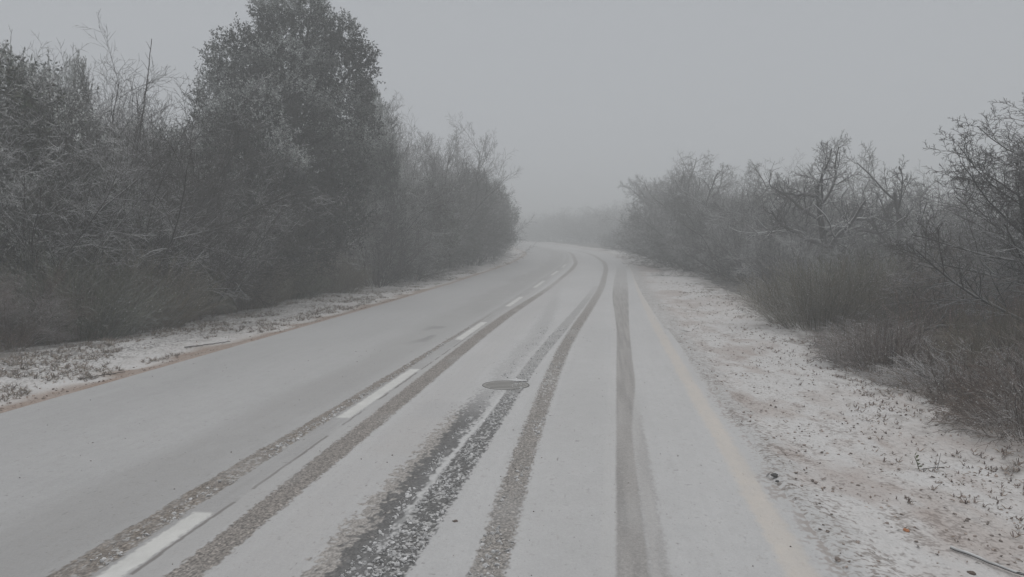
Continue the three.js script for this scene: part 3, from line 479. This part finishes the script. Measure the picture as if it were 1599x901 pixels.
for (const [x, d, s, k] of [[5.3, 24, 0.5, 'thicket_b'], [5.2, 28, 0.66, 'thicket_a'], [4.9, 32, 0.69, 'thicket_b'], [4.2, 36, 0.77, 'thicket_a'], [4.0, 40, 0.93, 'thicket_b'], [3.9, 45, 0.99, 'thicket_a'], [4.5, 52, 0.85, 'thicket_b'], [3.3, 57, 0.6, 'thicket_a'], [6.5, 35, 1.00, 'thicket_b'], [7.6, 31, 0.89, 'thicket_a'], [10, 30, 0.94, 'thicket_b'], [12.5, 24, 0.75, 'thicket_a'], [11, 20.5, 0.6, 'thicket_b'], [13, 29, 0.94, 'thicket_a'], [6, 42, 1.24, 'thicket_b']])
  put(k, x, d, s, s * 0.95, x * 3 + d, 'bare_thicket', 'bare grey thicket of the hazy mass under and behind the right-hand oaks', 'shrub', 'thickets under the right-hand oaks');
for (const [x, d, s, k] of [[7, 46, 1.45, 'oak_a'], [9, 38, 1.1, 'oak_b'], [11, 34, 1, 'oak_c'], [14, 31, 0.95, 'oak_b'], [15, 38, 1.1, 'oak_a'], [5.4, 55, 1.6, 'oak_c'], [4.7, 61, 1.5, 'oak_a'], [16, 27, 0.85, 'oak_c']])
  put(k, x, d, s, s, x * 3 + d, 'bare_oak', 'oak lost in the fog behind the front row of oaks on the right', 'tree', 'foggy oaks behind the right front row');
for (const [x, d, s, k] of [[3.2, 74, 0.8, 'oak_b'], [0.8, 113, 1.34, 'oak_c'], [-0.7, 124, 1.59, 'oak_a'], [-4.1, 135, 1.46, 'oak_b'], [-7.6, 146, 1.59, 'oak_c'], [-11.7, 156, 1.59, 'oak_a'], [-16.6, 167, 1.59, 'oak_b'], [-21.4, 177, 1.71, 'oak_c'], [-26.2, 186, 1.71, 'oak_a'], [4.1, 131, 1.71, 'oak_c'], [-2.8, 149, 1.83, 'oak_a'], [-11.0, 171, 1.83, 'oak_b'], [-33.1, 196, 1.71, 'oak_b']])
  put(k, x, d, s, s * 1.2, x * 3 + d, 'bare_oak', 'faint tree of the far line where the road vanishes into fog', 'tree', 'far trees beyond the bend');

for (const [x, d, s, k] of [[2.6, 70, 0.5, 'thicket_b'], [1.6, 77, 0.55, 'thicket_a'], [-0.8, 116, 1.22, 'thicket_b'], [-3.0, 126, 1.22, 'thicket_a'], [-6.1, 137, 1.22, 'thicket_b'], [-9.7, 148, 1.34, 'thicket_a'], [-13.8, 157, 1.34, 'thicket_b'], [-18.6, 167, 1.46, 'thicket_a'], [-23.5, 177, 1.46, 'thicket_b'], [-27.6, 184, 1.46, 'thicket_a'], [3.6, 119, 1.34, 'thicket_a'], [-0.7, 134, 1.46, 'thicket_b']])
  put(k, x, d, s, s * 1.3, x * 3 + d, 'bare_thicket', 'faint thicket at the foot of the far tree line beyond the bend', 'shrub', 'far thickets beyond the bend');
// long bare rod out of the largest thicket, snowy fallen branches
function limb(name, label, pts, r0, r1, twigs, snow, color = bark, seed = 5) {
  const R = rng(seed), main = new MB(), tws = [], p = pts.map((q) => new V(...q)), path = new THREE.CatmullRomCurve3(p).getPoints(18).map((q) => q.addScaledVector(randDir(R), r0 * 0.5));
  main.tube(path, r0, r1, 6, color, snow, R);
  const o = new THREE.Group(); o.name = numbered(name); const c = path[0].clone(); o.position.copy(c);
  for (let i = 0; i < twigs; i++) { const k = 2 + Math.floor(R() * 15), a = path[k], d = new V().subVectors(path[k + 1], path[k]).normalize().addScaledVector(randDir(R), 0.8).normalize(), l = lerp(0.15, 0.5, R()) * (pts.length > 2 ? 1 : 0.5) * r0 * 45; const tw = new MB(); tws.push(tw); tw.tube([a, a.clone().addScaledVector(d, l * 0.5).addScaledVector(randDir(R), l * 0.08), a.clone().addScaledVector(d, l)], r0 * 0.4, r0 * 0.15, 4, color, snow, R); }
  for (const m of [main, ...tws]) for (let i = 0; i < m.p.length; i += 3) { m.p[i] -= c.x; m.p[i + 1] -= c.y; m.p[i + 2] -= c.z; }
  main.mesh('stem', woodMat, o); for (const t of tws) t.mesh('twig', woodMat, o); tag(o, label, 'branch'); scene.add(o); return o;
}
limb('fallen_branch', 'snow-covered fallen branch lying over the weeds on the right', [[4.95, 0.16, -12.6], [5.3, 0.27, -12.5], [5.6, 0.26, -12.4], [5.95, 0.42, -12.5]], 0.028, 0.012, 9, 1.3, bark, 9);
limb('dead_limb', 'pale snow-topped limb sloping down among the far right thickets', [[2.95, 2.3, -29.5], [3.3, 2.0, -29.2], [3.65, 1.75, -29], [3.95, 1.2, -29]], 0.035, 0.015, 12, 0.8, grey, 10);
limb('dead_limb', 'snow-topped horizontal limb below the upright oak on the right', [[6.35, 1.45, -23.4], [5.7, 1.9, -23.5], [5.0, 1.85, -23.7], [4.25, 1.8, -23.9]], 0.038, 0.008, 18, 0.8, grey, 11);
limb('dead_limb', 'crooked snow-topped limb under the forked oak on the right', [[6.6, 1.75, -23.5], [7.3, 1.9, -23.3], [8.0, 1.85, -23.2], [8.6, 2.3, -23]], 0.035, 0.014, 16, 0.8, grey, 12);

// ---------------------------------------------------------------- ground litter
function stone(R, r, big) { const g = new THREE.IcosahedronGeometry(r, big ? 3 : 1), p = g.attributes.position, s = R() * 50; for (let i = 0; i < p.count; i++) { tmp.fromBufferAttribute(p, i); const k = 0.75 + 0.5 * N(tmp.x / r * 1.4 + s, tmp.y / r * 1.4 + tmp.z / r * 1.1 + s) + (big ? 0.3 * (N(tmp.x / r * 4 + s, tmp.z / r * 4 - tmp.y / r * 3.3) - 0.5) : 0); p.setXYZ(i, tmp.x * k * 1.15, tmp.y * k * 0.55, tmp.z * k); } g.computeVertexNormals(); return g; }
function scatter(name, label, category, geo, material, count, seed, place, tint) {
  const R = rng(seed), m = new THREE.InstancedMesh(geo, material, count), M = new THREE.Matrix4(), Q = new THREE.Quaternion(), E = new THREE.Euler(), C = new THREE.Color();
  let n = 0;
  for (let tries = 0; tries < count * 20 && n < count; tries++) {
    const a = place(R); if (!a) continue;
    const { t, d, s, y = 0, tilt = 0.3, wide = 1 } = a; Q.setFromEuler(E.set((R() - 0.5) * tilt, R() * 6.283, (R() - 0.5) * tilt));
    const p = a.road ? new V(bend(d) + t, roadY(t, d) + y, -d) : at(t, d, y); m.setMatrixAt(n, M.compose(p, Q, new V(s * wide, s, s * wide))); m.setColorAt(n, C.setRGB(...tint(R))); n++;
  }
  m.count = n; m.name = name; m.userData = { label, category, kind: 'stuff' }; m.castShadow = m.receiveShadow = true; scene.add(m); return m;
}
const plain = mat({ roughness: 0.9 });
const SR = rng(900);
scatter('slush_crumbs', 'white slush crumbs lying in the dark wheel tracks', 'slush', stone(SR, 0.009), plain, 5200, 901, (R) => {
  const n = ['C2', 'C2', 'C2', 'A', 'C1', 'D'][Math.floor(R() * 6)], d = 2.8 + 11 * R() ** 1.6, l = T[n].l(d), r = T[n].r(d), t = lerp(l, r, n === 'A' ? 0.4 + 0.6 * R() : n === 'C1' ? 0.55 + 0.5 * R() : R()); if (F(t * 11, d * 5) < (n === 'C2' ? 0.42 : 0.52)) return; return { t, d, s: 0.25 + 1.3 * R() ** 3, road: true, y: 0.001, tilt: 3 }; }, (R) => { const v = 0.3 + 0.2 * R(); return [v, v, v * 1.01]; });
scatter('road_grit', 'dark grit specks on the snow of the road', 'grit', stone(SR, 0.006), plain, 420, 902, (R) => ({ t: lerp(-5.4, 1.1, R()), d: 2.8 + 14 * R() ** 1.5, s: 0.3 + 0.8 * R() ** 3, road: true, y: 0.001, tilt: 3 }), (R) => { const v = 0.08 + 0.1 * R(); return [v, v * 0.9, v * 0.82]; });
scatter('gravel', 'small dark stones and clods strewn over the right verge', 'gravel', stone(SR, 0.0075), plain, 5200, 903, (R) => {
  const d = 2.8 + 17 * R() ** 1.7, k = R() * 2.8, t = rightEdge(d) + k; if (F(t * 2.2, d * 1.4) < 0.4 + 0.14 * R() && k > 0.3) return; if (k < 0.3 && R() < 0.4) return; return { t, d, s: 0.3 + 1.5 * R() ** 4, y: 0.003, tilt: 1.2 }; }, (R) => { const v = 0.1 + 0.18 * R(); return [v * 1.1, v * 0.92, v * 0.82]; });
scatter('gravel', 'small stones and soil crumbs along the left pavement edge', 'gravel', stone(SR, 0.009), plain, 1800, 904, (R) => {
  const d = 6 + 16 * R() ** 1.4, k = R() ** 2 * 1.8, t = leftEdge(d) - k - 0.02; return { t, d, s: 0.3 + 1.3 * R() ** 4, y: 0.003, tilt: 1.2 }; }, (R) => { const v = 0.08 + 0.16 * R(); return [v * 1.15, v * 0.9, v * 0.75]; });
{ // dead leaves and bits of stalk
  const g = new THREE.BufferGeometry(); g.setAttribute('position', new THREE.Float32BufferAttribute([-0.03, 0, 0, 0, 0.008, 0.013, 0, 0.006, -0.013, 0.034, 0.004, 0], 3)); g.setIndex([0, 1, 2, 1, 3, 2]); g.computeVertexNormals();
  scatter('dead_leaves', 'dead leaves and stalk bits on the right verge snow', 'leaves', g, plain, 1300, 905, (R) => { const d = 2.8 + 22 * R() ** 1.5, k = 0.1 + R() * 3, t = rightEdge(d) + k; if (F(t * 2.6 + 9, d * 1.7) < 0.5 - 0.12 * k / 3) return; return { t, d, s: 0.22 + 0.4 * R(), y: 0.006, tilt: 1 }; }, (R) => { const v = 0.06 + 0.09 * R(); return [v * 1.1, v * 0.85, v * 0.7]; });
  scatter('dead_leaves', 'dead leaves on the left verge snow', 'leaves', g, plain, 700, 906, (R) => { const d = 7 + 24 * R() ** 1.4, k = 0.4 + R() * 2.8, t = leftEdge(d) - k; if (F(t * 2.6 + 9, d * 1.7) < 0.42) return; return { t, d, s: 0.2 + 0.4 * R(), y: 0.006, tilt: 1 }; }, (R) => { const v = 0.05 + 0.07 * R(); return [v * 1.1, v * 0.9, v * 0.8]; });
}
function tuft(seed, n, h, spread, bits, leaf = 0.018) {                         // a sprig of thin stalks
  const R = rng(seed), b = new MB();
  for (let i = 0; i < n; i++) { const a = R() * 6.28, l = R() * spread, d = new V(Math.cos(a) * l, 1, Math.sin(a) * l).normalize(), s = new V((R() - 0.5) * h * 0.3, 0, (R() - 0.5) * h * 0.3), H = h * lerp(0.5, 1.2, R()), m = s.clone().addScaledVector(d, H * 0.55), e = m.clone().addScaledVector(d.clone().addScaledVector(randDir(R), 0.5).normalize(), H * 0.45);
    const c = [1, 0.95, 0.9].map((x) => x * lerp(0.7, 1.3, R())); b.tube([s, m, e], 0.0026, 0.0014, 3, c.map((x) => x * 0.08), 0.6, R);
    for (let j = 0; j < bits; j++) b.leaf(s.clone().lerp(e, 0.3 + 0.7 * R()), randDir(R), randDir(R), leaf * lerp(0.6, 1.3, R()), leaf * 0.4, R() < 0.35 ? [0.4, 0.4, 0.4] : c.map((x) => x * 0.08)); }
  const m = b.mesh('x', woodMat); return m.geometry;
}
const brownTint = (R) => { const v = 0.6 + 0.6 * R(); return [v * 1.2, v * 0.97, v * 0.84]; };
scatter('dry_weeds', 'dry snow-dusted weeds in front of the left shrubs', 'weeds', tuft(31, 14, 0.3, 1.0, 2), woodMat, 3000, 911, (R) => { const d = 8 + 42 * R() ** 1.5, k = 1.6 + 2.6 * Math.sqrt(R()), t = -5.63 - k; if (k < 2.5 && F(t * 1.4, d * 0.9) < 0.56) return; return { t, d, s: lerp(0.4, 1.3, R()) * (k < 2.6 ? 0.32 : 0.8), tilt: 0.5 }; }, brownTint);
scatter('dry_grass', 'sparse short grass poking through the left verge snow', 'grass', tuft(33, 6, 0.06, 1.6, 0), woodMat, 3600, 912, (R) => { const d = 6 + 30 * R() ** 1.5, k = 0.35 + 2 * R(), t = -5.63 - k; if (F(t * 2, d * 1.3) < 0.54) return; return { t, d, s: lerp(0.4, 1.1, R()), tilt: 0.6, wide: 1.3 }; }, brownTint);
scatter('dry_weeds', 'dry brown weeds at the foot of the right-hand shrubs', 'weeds', tuft(35, 15, 0.26, 1.0, 3), woodMat, 4200, 913, (R) => { const d = 4.5 + 46 * R() ** 1.7, edge = lerp(3.0, 3.4, sstep(6, 16, d)) + 0.8 * band(d, 18, 30, 3) - 0.3 * sstep(34, 46, d), k = R() ** 0.7 * 3.6 - 0.25, t = edge + k - 0; if (k < 0.5 && F(t * 2.4, d * 1.2) < 0.62 - 0.2 * k) return; return { t, d, s: lerp(0.5, 1.4, R()) * (k < 0.7 ? 0.3 : 0.85), tilt: 0.5 }; }, brownTint);
scatter('dry_grass', 'tiny withered sprigs in the snow of the right verge', 'grass', tuft(37, 5, 0.045, 1.8, 0), woodMat, 1500, 914, (R) => { const d = 3.5 + 26 * R() ** 1.6, k = 0.6 + 1.7 * Math.sqrt(R()), t = 1.25 + k; if (F(t * 2, d * 1.3) < 0.64 - 0.1 * k) return; return { t, d, s: lerp(0.4, 1.1, R()), tilt: 0.6, wide: 1.3 }; }, brownTint);
scatter('undergrowth', 'dark leafless undergrowth inside the left woodland edge', 'undergrowth', tuft(39, 34, 0.9, 0.6, 6), woodMat, 3200, 915, (R) => { const d = 3 + 61 * R() ** 1.3, k = 3.1 + 9 * R(); return { t: -5.63 - k, d, s: lerp(0.6, 1.5, R()), tilt: 0.4 }; }, brownTint);
scatter('undergrowth', 'dark leafless undergrowth inside the right woodland edge', 'undergrowth', tuft(41, 34, 0.8, 0.6, 6), woodMat, 2600, 916, (R) => { const d = 7 + 55 * R() ** 1.3, k = 3.6 + 10 * R(); return { t: 1.2 + k + 0.9 * band(d, 17, 31, 2), d, s: lerp(0.5, 1.3, R()), tilt: 0.4 }; }, brownTint);

// ---------------------------------------------------------------- single things on road and verges
{
  const o = new THREE.Group(); o.name = 'manhole_cover'; o.position.set(-1.07, roadY(-1.07, 8.22), -8.22); tag(o, 'round iron manhole cover showing through thin snow between the wheel tracks', 'manhole cover');
  const iron = mat({ color: new THREE.Color(0.14, 0.137, 0.13), roughness: 0.7 }), dark = mat({ color: new THREE.Color(0.035, 0.033, 0.03), roughness: 0.8 });
  const rim = new THREE.Mesh(new THREE.TorusGeometry(0.258, 0.006, 6, 64), dark); rim.rotation.x = Math.PI / 2; rim.position.y = -0.002; rim.name = 'rim'; o.add(rim);
  const R = rng(5), g = new THREE.CylinderGeometry(0.25, 0.252, 0.03, 48); const plate = new THREE.Mesh(g, mat({ color: new THREE.Color(0.18, 0.176, 0.168), roughness: 0.75, name: 'iron' })); plate.name = 'plate'; plate.position.y = -0.0125; o.add(plate);
  for (let i = -2; i <= 2; i++) { const w = 2 * Math.sqrt(0.22 ** 2 - (i * 0.08) ** 2), bar = new THREE.Mesh(new THREE.BoxGeometry(w, 0.006, 0.02), iron); bar.position.set(0, 0.002, i * 0.08); bar.name = 'rib'; o.add(bar); }
  const sn = stone(rng(8), 0.1); const pile = new THREE.Mesh(sn, mat({ color: new THREE.Color(0.42, 0.424, 0.43) })); pile.scale.set(0.95, 0.08, 0.5); pile.position.set(0.1, 0.008, -0.27); pile.name = 'snow_patch'; o.add(pile);
  scene.add(shadows(o));
}
function rock(name, label, category, t, d, r, color, seed, sy = 1, group) { const m = new THREE.Mesh(stone(rng(seed), r, true), mat({ color: new THREE.Color(...color) })); m.name = numbered(name); m.position.copy(at(t, d, r * 0.12)); m.scale.y = sy; m.rotation.y = seed; tag(m, label, category, group); scene.add(shadows(m)); return m; }
rock('boulder', 'pale lichened boulder half hidden among the left shrubs', 'boulder', -8.75, 16.2, 0.42, [0.11, 0.11, 0.09], 61, 1.35);
rock('stone', 'orange-brown stone on the snow of the right verge', 'stone', 1.74, 4.5, 0.017, [0.3, 0.13, 0.06], 62, 1.3);
rock('stone', 'small rusty stone nearest the bottom of the right verge', 'stone', 1.66, 3.85, 0.012, [0.26, 0.13, 0.08], 63);
rock('soil_clod', 'longest dark soil clod in the bottom right corner', 'clod', 1.97, 3.82, 0.032, [0.07, 0.055, 0.045], 64, 0.8);
rock('soil_clod', 'dark soil clod left of the longest one in the bottom right corner', 'clod', 1.86, 3.98, 0.018, [0.08, 0.06, 0.05], 65);
rock('soil_clod', 'dark soil clod behind the stick in the bottom right corner', 'clod', 2.12, 3.72, 0.026, [0.07, 0.055, 0.045], 66);
rock('asphalt_chunk', 'black broken asphalt chunk on the right pavement edge', 'asphalt chunk', 1.17, 5.25, 0.022, [0.05, 0.05, 0.05], 67, 0.9);
rock('asphalt_chunk', 'small asphalt piece beside the broken pavement edge', 'asphalt chunk', 1.16, 5.12, 0.013, [0.06, 0.06, 0.06], 68);
rock('stone', 'single dark pebble on the road snow right of the black wet track', 'stone', -0.83, 4.15, 0.016, [0.1, 0.08, 0.07], 69);
function onGround(list, y) { return list.map(([t, d, h = 0]) => { const p = at(t, d, y + h); return [p.x, p.y, p.z]; }); }
limb('fallen_stick', 'dark stick lying in the bottom right corner of the verge', onGround([[1.9, 4.3], [2.05, 4.12], [2.2, 3.9], [2.3, 3.72]], 0.015), 0.0075, 0.004, 4, 0.9, bark, 21);
limb('fallen_stick', 'thin dark stick on the snow of the left verge', onGround([[-6.3, 10.7], [-6.15, 11], [-5.98, 11.5]], 0.02), 0.009, 0.005, 2, 0.3, bark, 22);
limb('fallen_stick', 'thin stick on the left verge nearest the camera', onGround([[-6.1, 8.1], [-6.0, 8.35], [-5.85, 8.6]], 0.02), 0.007, 0.004, 2, 0.3, bark, 23);
{ // the only green sprig on the right verge
  const R = rng(41), st = new MB(), lf = new MB(), p = at(2.36, 5.9); st.tube([new V(0, 0, 0), new V(-0.02, 0.07, 0), new V(-0.05, 0.13, 0.01)], 0.005, 0.003, 4, [0.06, 0.06, 0.03], 0.2, R); st.tube([new V(0.02, 0, 0), new V(0.14, 0.03, 0.02), new V(0.24, 0.03, 0)], 0.004, 0.003, 4, bark, 0.3, R); st.tube([new V(0.17, 0.0, 0), new V(0.19, 0.1, 0), new V(0.2, 0.17, 0)], 0.003, 0.002, 4, bark, 0.3, R);
  for (let i = 0; i < 12; i++) { const d = randDir(R); d.y = Math.abs(d.y); lf.leaf(new V(-0.004 * i, 0.012 * i, 0), d, randDir(R), 0.05, 0.022, [0.075, 0.085, 0.04]); }
  const o = new THREE.Group(); o.name = 'green_sprig'; o.position.copy(p); st.mesh('stem', woodMat, o); for (let k = 0; k < 1; k++) lf.mesh('fine_growth', leafMat, o); o.scale.setScalar(0.75); tag(o, 'small green sprig standing alone in the snow of the right verge', 'plant'); scene.add(o);
}
limb('bare_rod', 'long bare rod standing out of the largest left thicket', [[-9.6, 2.8, -14.5], [-9.35, 4.0, -14.5], [-9.1, 5.0, -14.4], [-8.95, 5.6, -14.3]], 0.014, 0.006, 10, 0.4, bark, 31);

renderer.render(scene, camera);
